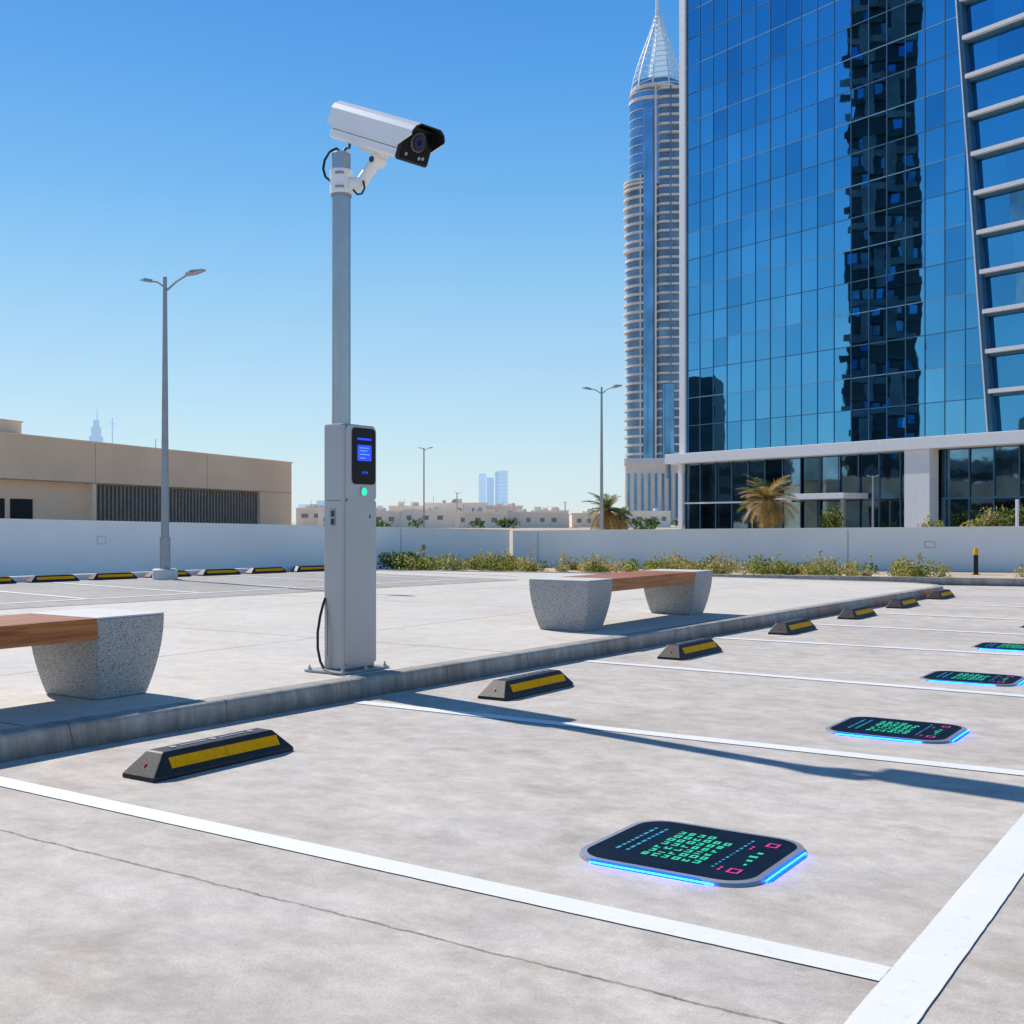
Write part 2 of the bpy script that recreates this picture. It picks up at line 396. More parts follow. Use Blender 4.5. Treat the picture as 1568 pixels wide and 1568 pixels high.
# ------------------------------------------------------------------ wheel stops
def wheel_stop(loc, rz):
    e = empty('wheel_stop', loc, rz)
    b = MB(); L = 0.88; W = 0.22; H = 0.115; tw = 0.11; en = 0.10
    o = (W-tw)/2
    base = [(0,0,0),(L,0,0),(L,W,0),(0,W,0)]
    mid = [(0.004,0.002,0.02),(L-0.004,0.002,0.02),(L-.004,W-.002,0.02),(0.004,W-.002,0.02)]
    top = [(en,o,H),(L-en,o,H),(L-en,W-o,H),(en,W-o,H)]
    b.loft([base, mid, top], 'rubber')
    b.obj('body', e, bevel=0.008)
    y = MB()
    def fp(x, f, out):
        return (x, o*f + 0.002 - out*0.9, 0.02*(1-f) + H*f + out*0.4)
    for x0, x1 in ((0.115, 0.45), (0.452, 0.79)):
        y.quad(fp(x0, 0.24, .003), fp(x1, 0.24, .003), fp(x1, 0.72, .003), fp(x0, 0.72, .003), 'yellow')
        y.quad(*[(x, W - yy, z) for x, yy, z in (fp(x1, 0.24, .003), fp(x0, 0.24, .003), fp(x0, 0.72, .003), fp(x1, 0.72, .003))], 'yellow')
    y.obj('reflective_strips', e)
    t = MB()
    for x in (0.2, 0.44, 0.68):
        t.prism([(x+.018*math.cos(a*math.pi/6), W/2+.018*math.sin(a*math.pi/6)) for a in range(12)], H+.001, H+.004, 'galv')
    t.prism([(x, W/2+yy) for x, yy in ((.24,-.006),(.40,-.006),(.40,.006),(.24,.006))], H+.001, H+.003, 'platerim')
    t.prism([(x, W/2+yy) for x, yy in ((.48,-.006),(.64,-.006),(.64,.006),(.48,.006))], H+.001, H+.003, 'platerim')
    # small reflector disc lying on the sloped end
    xa = lambda z: 0.004 + (z-0.02)/(H-0.02)*(en-0.004)
    t.add([(xa(.062+.008*math.sin(q*.785))-.003, .11+.008*math.cos(q*.785), .062+.008*math.sin(q*.785)+.003) for q in range(8)], [tuple(range(8))], 'red')
    t.obj('bolts', e)
    return e
for s0 in (0.75, 3.38, 6.17, 8.80, 11.36, 13.62, 15.70, 17.86):
    wheel_stop(LP(s0, -4.12, 0), TH)
frz = math.atan2(fd.y, fd.x)
for i in range(-4, 6):
    q = FP(i*1.12+0.25, 0.10, KH+.002); wheel_stop(q, frz)

# ------------------------------------------------------------------ floor sensor plates
def rrect(x0, x1, y0, y1, r, n=7):
    out = []
    for cx, cy, a0 in ((x1-r, y1-r, 0), (x0+r, y1-r, 90), (x0+r, y0+r, 180), (x1-r, y0+r, 270)):
        for k in range(n+1):
            a = math.radians(a0 + 90*k/n); out.append((cx+r*math.cos(a), cy+r*math.sin(a)))
    return out
def plate(s, t):
    e = empty('parking_sensor_plate', LP(s, t, 0), TH)
    b = MB(); a, c = 0.31, 0.335
    o = rrect(-a, a, -c, c, 0.13); i_ = rrect(-a+.028, a-.028, -c+.028, c-.028, 0.105)
    n = len(o)
    b.add([(x, y, 0.0) for x, y in o] + [(x*0.985, y*0.985, 0.012) for x, y in o] + [(x, y, 0.014) for x, y in i_],
          [(k, (k+1) % n, n+(k+1) % n, n+k) for k in range(n)] + [(n+k, n+(k+1) % n, 2*n+(k+1) % n, 2*n+k) for k in range(n)], 'platerim')
    b.obj('rim', e)
    b = MB(); b.add([(x, y, 0.0138) for x, y in i_], [tuple(range(n))], 'plateglass'); b.obj('display_glass', e)
    b = MB(); z = 0.0165
    def dash(u0, u1, v0, v1, m): b.quad((v0, -u0, z), (v0, -u1, z), (v1, -u1, z), (v1, -u0, z), m)
    rnd = random.Random(3)
    for r in range(7):
        for cc in range(6):
            u = -0.120 + cc*0.038 + (r % 2)*.004; v = -0.165 + r*0.050
            if r == 6 and cc > 3: continue
            hgt = 0.034; wd = 0.025*rnd.uniform(.8, 1.1)
            dash(u, u+wd, v, v+0.009, 'ledgreen')
            if rnd.random() < .8: dash(u, u+wd, v+hgt-0.009, v+hgt, 'ledgreen')
            if rnd.random() < .7: dash(u, u+0.008, v+.0095, v+hgt-.0095, 'ledgreen')
            if rnd.random() < .8: dash(u+wd-0.008, u+wd, v+.0095, v+hgt-.0095, 'ledgreen')
    for r, uu in enumerate((-0.225, -0.185)):
        v = -0.15
        while v < 0.16:
            L = rnd.uniform(.012, .035); dash(uu, uu+0.012, v, v+L, 'ledcyan'); v += L+0.014
    v = -0.17
    while v < 0.18:
        L = rnd.uniform(.006, .02); dash(0.142, 0.152, v, v+L, 'ledcyan'); v += L+0.018
    for v0, v1 in ((-0.20, -0.150), (0.15, 0.20)):
        dash(0.205, 0.213, v0, v1, 'ledmag'); dash(0.240, 0.248, v0, v1, 'ledmag'); dash(0.2135, 0.2395, v0, v0+.008, 'ledmag'); dash(0.2135, 0.2395, v1-.008, v1, 'ledmag')
    for v0 in (-0.10, -0.05, 0.0, 0.05):
        dash(0.205+abs(v0)*.2, 0.235, v0, v0+0.018, 'ledgreen')
    for v0 in (-0.19, -0.165, 0.09, 0.115): dash(0.17, 0.18, v0, v0+.014, 'ledmag')
    b.obj('display_glyphs', e)
    b = MB()
    b.box(-a-0.004, -a+0.006, -c+0.17, c-0.10, 0.004, 0.0155, 'ledblue')
    b.box(-a+0.14, a-0.14, -c-0.004, -c+0.006, 0.004, 0.0155, 'ledblue')
    b.box(-a-0.0055, -a-0.0045, -c+0.12, c-0.10, 0.004, 0.009, 'ledglow')
    b.box(-a+0.12, a-0.12, -c-0.0055, -c-0.0045, 0.004, 0.009, 'ledglow')
    b.obj('light_bars', e)
for s, t in ((3.71, -1.69), (6.50, -1.74), (8.94, -1.84), (11.36, -1.98), (13.7, -1.98), (15.8, -1.98)): plate(s, t)

# ------------------------------------------------------------------ benches
def bench(s0, tf, spacing=2.37):
    e = empty('park_bench', LP(s0, tf, KH), TH)
    H = 0.47; Wd = 0.66; Ln = 0.48
    for i, x0 in enumerate((0, spacing)):
        b = MB(); rings = []
        for kz in range(0, 11):
            f = kz/10; sc_ = 0.74 + 0.26*math.sin(f*math.pi/2)**0.9
            lx = Ln*sc_/2; ly = Wd*sc_/2; cx = x0+Ln/2; cy = Wd/2
            ch = 0.012
            rings.append([(cx-lx+ch, cy-ly, f*H*0.995), (cx+lx-ch, cy-ly, f*H*.995), (cx+lx, cy-ly+ch, f*H*.995), (cx+lx, cy+ly-ch, f*H*.995),
                          (cx+lx-ch, cy+ly, f*H*.995), (cx-lx+ch, cy+ly, f*H*.995), (cx-lx, cy+ly-ch, f*H*.995), (cx-lx, cy-ly+ch, f*H*.995)])
        b.loft(rings, 'granite')
        b.obj('leg_%d' % (i+1), e, smooth=True)
        b = MB(); b.box(x0+0.004, x0+Ln-0.004, 0.004, Wd-0.004, H-.001, H+0.010, 'benchtop'); b.obj('cap_%d' % (i+1), e, bevel=0.004)
    b = MB(); x0, x1 = Ln-0.01, spacing+0.01
    b.box(x0, x1, 0.008, 0.040, H-0.115, H+0.006, 'wood')
    b.box(x0, x1, Wd-0.040, Wd-0.008, H-0.115, H+0.006, 'wood')
    y = 0.044
    while y < Wd-0.13:
        b.box(x0, x1, y, y+0.108, H-0.03, H+0.006, 'wood'); y += 0.1155
    b.obj('seat', e, bevel=0.004)
    b = MB(); b.box(x0, x1, 0.05, Wd-0.05, H-0.10, H-0.035, 'seam'); b.obj('frame', e)
bench(9.33, -5.30); bench(4.17-2.37, -5.56)

# ------------------------------------------------------------------ kiosk (terminal)
K = empty('parking_terminal', LP(5.92, -5.267, KH), TH)
KW, KD, KHH = 0.33, 0.19, 1.695
b = MB(); b.prism(rrect(0, KW, 0, KD, 0.022, 4), 0.012, KHH, 'kiosk'); b.obj('cabinet', K, bevel=0.012, smooth=False)
b = MB(); b.prism(rrect(-0.10, KW+0.07, -0.075, KD+0.09, 0.015, 3), 0.0, 0.012, 'galv')
for x, y in ((-0.07,-0.05),(KW+.04,-0.05),(-0.07,KD+.06),(KW+.04,KD+.06),(KW/2,-0.05)):
    b.prism([(x+.014*math.cos(a*math.pi/3), y+.014*math.sin(a*math.pi/3)) for a in range(6)], 0.012, 0.026, 'steel')
    b.prism([(x+.006*math.cos(a*math.pi/4), y+.006*math.sin(a*math.pi/4)) for a in range(8)], 0.026, 0.045, 'steel')
b.obj('base_plate', K)
def vplate(b, x0, x1, z0, z1, r, y, th, m):
    pts = rrect(x0, x1, z0, z1, r, 5)
    n = len(pts)
    b.add([(x, y, z) for x, z in pts] + [(x, y-th, z) for x, z in pts],
          [tuple(range(n, 2*n))] + [((k+1) % n, k, n+k, n+(k+1) % n) for k in range(n)], m)
zb = -KH
b = MB()
vplate(b, 0.012, KW-0.012, 1.305+zb, KHH-0.014, 0.03, 0.0, 0.012, 'kiosk')
vplate(b, 0.012, KW-0.012, 0.05, 1.298+zb, 0.012, 0.0, 0.012, 'kiosk'); b.obj('front_panels', K, bevel=0.004)
b = MB(); vplate(b, 0.070, KW-0.024, 1.415+zb, 1.80+zb, 0.03, -0.0125, 0.006, 'blackgloss'); b.obj('display_panel', K, bevel=0.002)
b = MB()
vplate(b, 0.115, 0.262, 1.575+zb, 1.685+zb, 0.006, -0.0190, 0.0015, 'scr')
vplate(b, 0.115, 0.262, 1.718+zb, 1.732+zb, 0.004, -0.0190, 0.0015, 'scr')
for i, z in enumerate((1.665, 1.645, 1.62, 1.595)):
    x1 = (0.235, 0.215, 0.24, 0.2)[i]
    b.box(0.135, x1, -0.0222, -0.0212, z+zb-.004, z+zb+.003, 'scr2')
for x in (0.165, 0.19, 0.21):
    vplate(b, x, x+.012, 1.487+zb, 1.503+zb, 0.005, -0.0190, 0.0015, 'scr')
b.obj('screen', K)
b = MB()
def disc(b, x, z, r, y, th, m, n=20):
    b.add([(x+r*math.cos(2*math.pi*k/n), y, z+r*math.sin(2*math.pi*k/n)) for k in range(n)] + [(x+r*math.cos(2*math.pi*k/n), y-th, z+r*math.sin(2*math.pi*k/n)) for k in range(n)],
          [tuple(range(n, 2*n))] + [((k+1) % n, k, n+k, n+(k+1) % n) for k in range(n)], m)
disc(b, 0.19, 1.362+zb, 0.038, -0.0125, 0.004, 'steel'); disc(b, 0.19, 1.362+zb, 0.026, -0.0168, 0.003, 'green'); b.obj('status_light', K)
b = MB()
b.box(-0.0025, -0.0005, 0.075, 0.125, 0.995, 1.115, 'kiosk_d')
b.box(-0.0045, -0.0027, 0.085, 0.115, 1.06, 1.10, 'seam'); b.box(-0.0045, -0.0027, 0.085, 0.115, 1.005, 1.045, 'seam')
b.box(-0.0015, -0.0005, 0.03, 0.16, 1.298+zb, 1.301+zb, 'seam')
b.box(-0.0015, -0.0005, 0.148, 0.151, 0.10, 0.42, 'seam')
b.box(0.25, 0.262, -0.0135, -0.0122, 1.05, 1.075, 'seam')
b.obj('side_ports', K)
b = MB()
b.tube([(0.0, 0.17, 0.50), (-0.015, 0.175, 0.46), (-0.04, 0.18, 0.38), (-0.065, 0.18, 0.27), (-0.07, 0.175, 0.16), (-0.055, 0.165, 0.07), (-0.035, 0.15, 0.02)], 0.009, 'blackplas', 8)
b.obj('power_cable', K, smooth=True)

# ------------------------------------------------------------------ camera pole
PX = LP(6.03, -5.39, 0)
P = empty('security_camera', (PX.x, PX.y, 0), 0)
b = MB()
b.tube([(0,0,KHH+KH-0.02),(0,0,3.45)], 0.064, 'steel', 40)
b.tube([(0,0,3.44),(0,0,3.70),(0,0,3.712)], [0.064,0.064,0.05], 'steel', 40)
b.obj('pole', P, smooth=True)
b = MB()
b.tube([(0,0,3.42),(0,0,3.425),(0,0,3.585),(0,0,3.59)], [0.07,0.078,0.078,0.07], 'camwhite', 32)
b.tube([(0,0,3.405),(0,0,3.418)], 0.072, 'galv', 32)
b.obj('collar', P, smooth=True)
hd = Vector((0.74, -0.672, 0)).normalized(); tilt = math.radians(23)
ax = Vector((hd.x*math.cos(tilt), hd.y*math.cos(tilt), -math.sin(tilt)))
ay = Vector((-hd.y, hd.x, 0))
az = ax.cross(ay)
Rm = Matrix((ax, ay, az)).transposed().to_4x4()
Cc = Vector((-0.925+1.184+.018, 7.97-8.0, 3.848))
Mx = Matrix.Translation(Cc) @ Rm @ Matrix.Scale(1.08, 4)
b = MB(); b.T = Mx
W2, H2 = 0.126, 0.128
L0, L1 = -0.36, 0.36
def sect(x, w2, z0, z1, ch):
    return [(x, -w2+ch*.4, z0), (x, w2-ch*.4, z0), (x, w2, z0+ch*.4), (x, w2, z1-ch), (x, w2-ch, z1), (x, -w2+ch, z1), (x, -w2, z1-ch), (x, -w2, z0+ch*.4)]
b.loft([sect(L0+.02, W2, -H2, 0.07, 0.03), sect(L1-.01, W2, -H2, 0.07, 0.03)], 'camwhite')
b.obj('housing', P, bevel=0.008)
b = MB(); b.T = Mx
def shield(x, o, dz=0.0, dn=0.0):
    w = W2+0.012+o; t_ = 0.112+o; c = 0.055
    zb_ = -0.050+dz
    return [(x, -w, zb_), (x, -w, t_-c), (x, -w+0.018, t_-c*.42), (x, -w+c, t_), (x, w-c, t_), (x, w-.018, t_-c*.42), (x, w, t_-c), (x, w, zb_)]
def shell(b, stations, m_out, m_in):
    outer = [shield(x, 0.0, dz) for x, dz in stations]; inner = [shield(x, -0.008, dz) for x, dz in stations]
    n = 8
    for k in range(len(stations)-1):
        b.add(outer[k]+outer[k+1], [(i+1, i, n+i, n+i+1) for i in range(n-1)], m_out)
        b.add(inner[k]+inner[k+1], [(i, i+1, n+i+1, n+i) for i in range(n-1)], m_in)
        b.add([outer[k][0], outer[k+1][0], inner[k+1][0], inner[k][0]], [(0,1,2,3)], m_out)
        b.add([outer[k][7], outer[k+1][7], inner[k+1][7], inner[k][7]], [(3,2,1,0)], m_out)
    b.add(outer[0]+inner[0], [(i, i+1, n+i+1, n+i) for i in range(n-1)], m_out)
    b.add(outer[-1]+inner[-1], [(i, i+1, n+i+1, n+i) for i in range(n-1)], m_in)
shell(b, [(L0-.02, 0), (L1-.01, 0.0), (L1+0.02, 0.025), (L1+.10, 0.085)], 'camwhite', 'blackplas')
b.add([tuple(p) for p in shield(L0-.019, -0.002)], [tuple(range(8))], 'camwhite')
b.obj('sunshield', P, smooth=False)
b = MB(); b.T = Mx
b.loft([sect(L1-.012, W2+.003, -H2-.004, 0.088, 0.03), sect(L1+.012, W2+.003, -H2-.004, 0.088, 0.03)], 'blackplas')
b.obj('front_bezel', P, bevel=0.006)
b = MB(); b.T = Mx
b.loft([sect(L1+.0125, W2-.012, -H2+.012, 0.07, 0.02), sect(L1+.014, W2-.012, -H2+.012, 0.07, 0.02)], 'blackgloss')
def ring_disc(x0, x1, cy, cz, r, m, n=28):
    b.loft([[(x, cy+r*math.cos(2*math.pi*k/n), cz+r*math.sin(2*math.pi*k/n)) for k in range(n)] for x in (x0, x1)], m)
ring_disc(L1+.014, L1+.026, 0.0, 0.0, 0.058, 'platerim'); ring_disc(L1+.026, L1+.030, 0.0, 0.0, 0.054, 'blackplas'); ring_disc(L1+.030, L1+.033, 0.0, 0.0, 0.040, 'lens'); ring_disc(L1+.033, L1+.035, 0.0, 0.0, 0.018, 'blackgloss')
for cy, cz in ((0.07,-0.085),(0.04,-0.09),(-0.07,-0.085)): ring_disc(L1+.014, L1+.020, cy, cz, 0.011, 'platerim', 12)
b.obj('lens', P, smooth=True)
b = MB(); b.T = Mx
b.box(L0+.03, L1-.015, -W2-.0015, -W2-.0003, -0.070, -0.066, 'seam')
b.box(-0.10, 0.10, -0.035, 0.035, -H2-0.022, -H2+.002, 'camwhite')
b.obj('mount_rail', P, bevel=0.004)
b = MB()
under = Mx @ Vector((0.03, 0, -H2-.02))
kn = Vector((under.x, under.y, under.z-0.036))
dk = Vector((kn.x,kn.y,0)).normalized()
b.tube([dk*0.06+Vector((0,0,3.49)), dk*0.14+Vector((0,0,3.50)), Vector((kn.x*.85, kn.y*.85, kn.z-.04)), Vector((kn.x, kn.y, kn.z+.0))], [0.060, 0.046, 0.042, 0.038], 'camwhite', 16)
b.tube([kn-ay*0.05, kn-ay*0.045, kn+ay*0.045, kn+ay*0.05], [0.03,0.042,0.042,0.03], 'camwhite', 20)
b.tube([kn+Vector((0,0,0.02)), under+Vector((0,0,0.01))], [0.034, 0.040], 'camwhite', 16)
b.tube([kn-ay*0.062, kn-ay*0.05], 0.02, 'seam', 12)
b.obj('bracket_arm', P, smooth=True)
b = MB()
b.box(-0.03, 0.03, -0.088, -0.05, 3.450, 3.463, 'galv'); b.box(-0.03, 0.03, -0.088, -0.05, 3.545, 3.558, 'galv')
b.obj('clamp_bolts', P)
b = MB()
b.tube([(0.0,-0.02,3.71),(-0.03,-0.02,3.735),(-0.08,-0.01,3.715),(-0.115,0,3.66),(-0.125,0,3.60),(-0.11,0,3.545),(-0.08,0,3.52),(-0.06,0,3.51)], 0.009, 'blackplas', 8)
b.tube([(0.09,-0.05,3.44),(0.12,-0.06,3.405),(0.15,-0.06,3.41),(0.17,-0.06,3.45),(0.16,-0.06,3.50)], 0.007, 'blackplas', 8)
rear = Mx @ Vector((L0+.08, 0, -H2))
b.tube([rear+Vector((0,0,.02)), rear+Vector((0.0,0,-0.03)), Vector((0.03,-0.01,3.735)), Vector((0,0,3.70))], 0.009, 'blackplas', 8)
b.obj('cables', P, smooth=True)

# ------------------------------------------------------------------ boundary walls
def wall(name, a, b_, z0, za, zb_, th=0.2, joints=()):
    A = Vector(a); B = Vector(b_); d = (B-A); L = d.length; d.normalize(); nrm = Vector((d.y, -d.x))
    if nrm.y > 0: nrm = -nrm
    e = empty(name)
    mb = MB()
    def P3(u, o, z): q = A + d*u + nrm*o; return (q.x, q.y, z)
    mb.add([P3(0,0,z0),P3(L,0,z0),P3(L,-th,z0),P3(0,-th,z0),P3(0,0,za),P3(L,0,zb_),P3(L,-th,zb_),P3(0,-th,za)],
           [(3,2,1,0),(4,5,6,7),(0,1,5,4),(1,2,6,5),(2,3,7,6),(3,0,4,7)], 'wall')
    mb.obj('panels', e)
    mb = MB()
    def zt(u): return za + (zb_-za)*u/L
    for u in joints:
        mb.quad(P3(u,.003,z0), P3(u+.02,.003,z0), P3(u+.02,.003,zt(u)-.002), P3(u,.003,zt(u)-.002), 'wall_dark')
    mb.add([P3(0,.02,za+.0),P3(L,.02,zb_+.0),P3(L,-th-.02,zb_),P3(0,-th-.02,za),P3(0,.02,za+.04),P3(L,.02,zb_+.04),P3(L,-th-.02,zb_+.04),P3(0,-th-.02,za+.04)],
           [(3,2,1,0),(4,5,6,7),(0,1,5,4),(1,2,6,5),(2,3,7,6),(3,0,4,7)], 'wall_cap')
    mb.obj('coping', e)
    return e, P3
e, P3 = wall('boundary_wall', (-24.0, 14.2), (-0.06, 27.3), -0.01, 1.55, 0.94, joints=(8.0, 24.5))
mb = MB()
q = [P3(18.0,.004,.72),P3(18.17,.004,.72),P3(18.17,.004,.88),P3(18.0,.004,.88)]; mb.quad(*q, 'wall_dark')
q = [P3(18.01,.007,.73),P3(18.16,.007,.73),P3(18.16,.007,.87),P3(18.01,.007,.87)]; mb.quad(*q, 'wall'); mb.obj('access_cover', e)
e, P3 = wall('boundary_wall', (0.02, 27.3), (24.0, 21.1), -0.01, 0.92, 1.16, joints=(0.6, 7.6, 16.0))
mb = MB()
q = [P3(9.2,.004,.60),P3(9.42,.004,.60),P3(9.42,.004,.74),P3(9.2,.004,.74)]; mb.quad(*q, 'wall_dark')
q = [P3(9.215,.007,.615),P3(9.405,.007,.615),P3(9.405,.007,.725),P3(9.215,.007,.725)]; mb.quad(*q, 'wall'); mb.obj('access_cover', e)

# planting strip
pk = [(-4.4, 24.6), (-2.9, 24.75), (2.0, 23.3), (9.2, 20.9), (16, 18.5), (24, 15.6)]
mb = MB(); poly = [(x, y, 0.10) for x, y in pk] + [(24, 21.0, 0.10), (0.0, 27.2, 0.10), (-4.4, 24.85, 0.10)]
mb.add(poly, [tuple(range(len(poly)))], 'sand'); mb.obj('planting_bed')
mb = MB()
for i in range(len(pk)-1):
    A = Vector(pk[i]); B = Vector(pk[i+1]); d = (B-A).normalized(); nr = Vector((d.y, -d.x))*0.14
    mb.prism([(A.x, A.y), (A.x+nr.x, A.y+nr.y), (B.x+nr.x, B.y+nr.y), (B.x, B.y)][::-1], -0.01, 0.14, 'kerb')
mb.obj('planting_bed_kerb', bevel=0.01)

def leaves(mb, c, rx, ry, rz, n, size, mats, up=0.3):
    for _ in range(n):
        while True:
            v = Vector((random.uniform(-1,1), random.uniform(-1,1), random.uniform(-1,1)))
            if 0.15 < v.length < 1: break
        p = Vector(c) + Vector((v.x*rx, v.y*ry, v.z*rz))
        if p.z < 0.1: p.z = 0.1 + random.random()*0.04
        d = Vector((random.gauss(0,1), random.gauss(0,1), random.gauss(up,1))).normalized()
        a = d.orthogonal().normalized(); a.rotate(Matrix.Rotation(random.uniform(0,6.28), 3, d)); s = size*random.uniform(.5, 1.3)
        q = d*s*1.6; r = a*s*0.5
        mb.add([tuple(p), tuple(p+q*.5+r), tuple(p+q), tuple(p+q*.5-r)], [(0,1,2,3)], random.choice(mats))
def kerb_y(x):
    for i in range(len(pk)-1):
        if pk[i][0] <= x <= pk[i+1][0]:
            f = (x-pk[i][0])/(pk[i+1][0]-pk[i][0]); return pk[i][1]*(1-f)+pk[i+1][1]*f
    return pk[-1][1]
def wall_y(x): return 27.3-abs(x)*0.26 if x > 0 else 27.3+x*.547
mb = MB()
for i in range(175):
    x = -2.3 + random.random()*10.6
    y0 = kerb_y(x)+.2; y1 = max(y0+.1, wall_y(x)-.35)
    y = y0 + (y1-y0)*random.random()*.75
    left = x < 0.2
    if 0.5 < x < 1.5 and random.random() < .6: continue
    if x > 6.2 and random.random() < .35: continue
    r = random.uniform(.15, .28) if left else (random.uniform(.09, .17) if random.random() < .85 else .23)
    mats = random.choice((['leafg','leafy','leafk'], ['leafy','leafy','leafg'], ['leafy','leafy','leafg'], ['leafy','leafd','leafg'], ['leafd','leafy','leafd']))
    leaves(mb, (x, y, 0.08+r*.65), r*1.2, r*1.2, r*0.9, int(60+560*r), 0.035, mats, 0.6)
    if random.random() < .3:
        h = random.uniform(.25, .42); mb.tube([(x,y,.1),(x+.03,y,.1+h)], .006, 'leafd', 4); leaves(mb, (x+.03,y,.1+h), .05,.05,.05, 16, .03, ['leafd','leafy'], .6)
for i in range(26):
    x = 9.7 + random.random()*4; y = kerb_y(x)+.3+random.random()*1.4; r = random.uniform(.10, .2)
    leaves(mb, (x, y, 0.08+r*.6), r*1.3, r*1.3, r*.9, 130, 0.035, ['leafy','leafd','leafg'], .5)
mb.obj('shrub_row')
mb = MB()
for i in range(5):
    leaves(mb, (-2.75+i*.16, 24.95+random.random()*.1, 0.30), .16, .14, .2, 130, 0.05, ['leafk','leafg','leafg'], .6)
mb.obj('shrub')

# bollard
for bx, by in ((9.32, 23.2), (14.8, 20.2)):
    B = empty('bollard', (bx, by, 0.1))
    b = MB(); b.tube([(0,0,0),(0,0,.40)], 0.046, 'blackplas', 20); b.tube([(0,0,0),(0,0,.015)], 0.075, 'blackplas', 20); b.obj('post', B, smooth=True)
    b = MB(); b.tube([(0,0,.40),(0,0,.50),(0,0,.53)], [0.047,0.047,.035], 'yellow', 20); b.obj('reflective_cap', B, smooth=True)
B = empty('utility_post', (-1.95, 25.5, 0.1))
b = MB(); b.tube([(0,0,0),(0,0,.42)], 0.02, 'galv', 10); b.box(-.04,.04,-.03,.03,.42,.56,'louvre'); b.obj('post', B)

# ------------------------------------------------------------------ street lamps
def lamp(loc, H, r0, r1, armL, armR, rz, base=True):
    e = empty('street_lamp', loc, rz)
    b = MB(); b.tube([(0,0,0),(0,0,H*.3),(0,0,H)], [r0, r0*.8+r1*.2, r1], 'galv', 16); b.tube([(0,0,0),(0,0,H*.14)], r0*1.25, 'galv', 16); b.obj('post', e, smooth=True)
    if base:
        b = MB(); b.tube([(0,0,-.01),(0,0,.17),(0,0,.19)], [r0*3, r0*2.9, r0*2.6], 'benchtop', 20); b.obj('footing', e, smooth=True)
    for nm, sgn, L in (('arm_1', -1, armL), ('arm_2', 1, armR)):
        if L <= 0: continue
        b = MB()
        b.tube([(0,0,H-.22*L-.05),(sgn*L*.3,0,H-.12*L),(sgn*L*.62,0,H-.02)], r1*.55, 'galv', 8)
        b.obj(nm, e, smooth=True)
        b = MB(); h = L*.42
        x0, x1 = sgn*L*.58, sgn*(L*.58+h)
        b.loft([[(x0,-.04,H-.05),(x0,.04,H-.05),(x0,.04,H+.0),(x0,-.04,H+.0)],
                [(x0+(x1-x0)*.4,-.085,H-.035),(x0+(x1-x0)*.4,.085,H-.035),(x0+(x1-x0)*.4,.07,H+.025),(x0+(x1-x0)*.4,-.07,H+.025)],
                [(x1,-.06,H-.005),(x1,.06,H-.005),(x1,.05,H+.02),(x1,-.05,H+.02)]], 'galv')
        b.obj(nm.replace('arm','head'), e)
lamp((-6.22, 20.7, KH), 5.42, 0.075, 0.034, 0.62, 1.0, math.atan2(-C1, S1))
lamp((2.25, 29.0, 0), 4.55, 0.05, 0.025, 0.55, 0.55, math.atan2(-C1, S1), base=False)
lamp((-5.72, 75.0, 0), 6.0, 0.05, 0.04, 0.35, 0.6, -.2, base=False)
lamp((15.0, 48.0, 0), 3.1, 0.05, 0.03, 0.25, 0.25, -.2, base=False)
lamp((-11.9, 250.0, 0), 7.6, 0.12, 0.1, 0.6, 0.9, 0, base=False)
lamp((11.5, 250.0, 0), 5.6, 0.12, 0.1, 0.6, 0.6, 0, base=False)
B = empty('utility_post', (17.5, 40, 0)); b = MB(); b.tube([(0,0,0),(0,0,1.95)], .055, 'alu', 12); b.obj('post', B)

# ------------------------------------------------------------------ beige building (left)
ang = math.atan2(.955, .297)
E = empty('beige_building', (-19.9, 45, 0), ang)
b = MB()
FL = 23.6
b.box(-20, FL, 0.0, 16, 2.85, 4.60, 'beige')
b.box(-20, FL-0.02, 0.45, 16, 0, 2.849, 'beige')
b.box(19.95, FL-.003, 0.0, 0.449, 0, 2.849, 'beige')
b.box(-20, FL+.05, -0.05, 16.05, 4.60, 4.68, 'beige2')
b.box(-20, 2.3, 1.0, 12, 4.68, 5.25, 'beige2')
b.box(-20, 2.35, 0.95, 12.05, 5.25, 5.31, 'beige2')
b.box(5.6, 5.85, 0.05, .449, 0, 2.849, 'beige2')
b.obj('walls', E)
b = MB(); b.box(5.9, 19.9, 0.42, 0.449, 0.2, 2.80, 'seam')
x = 5.95
while x < 19.9: b.box(x, x+.12, 0.16, 0.42, 0.2, 2.78, 'louvre'); x += .29
b.obj('louvre_screen', E)
b = MB()
for x in (-9.5, -7.2, -4.9, -2.6, -.6, 1.0): b.box(x, x+1.25, .40, .449, 0.9, 2.1, 'darkwin')
b.box(-20, FL, -0.004, -0.001, 2.855, 2.885, 'louvre')
for x in (-3, 5.7, 14.6): b.box(x, x+.03, -0.003, -0.001, 2.89, 4.59, 'louvre')
b.obj('windows', E)
b = MB(); b.tube([(16, 4, 4.6),(16,4,5.6)], .02, 'galv', 6); b.box(8, 9.2, 5, 6.2, 4.69, 5.0, 'alu'); b.obj('roof_equipment', E)

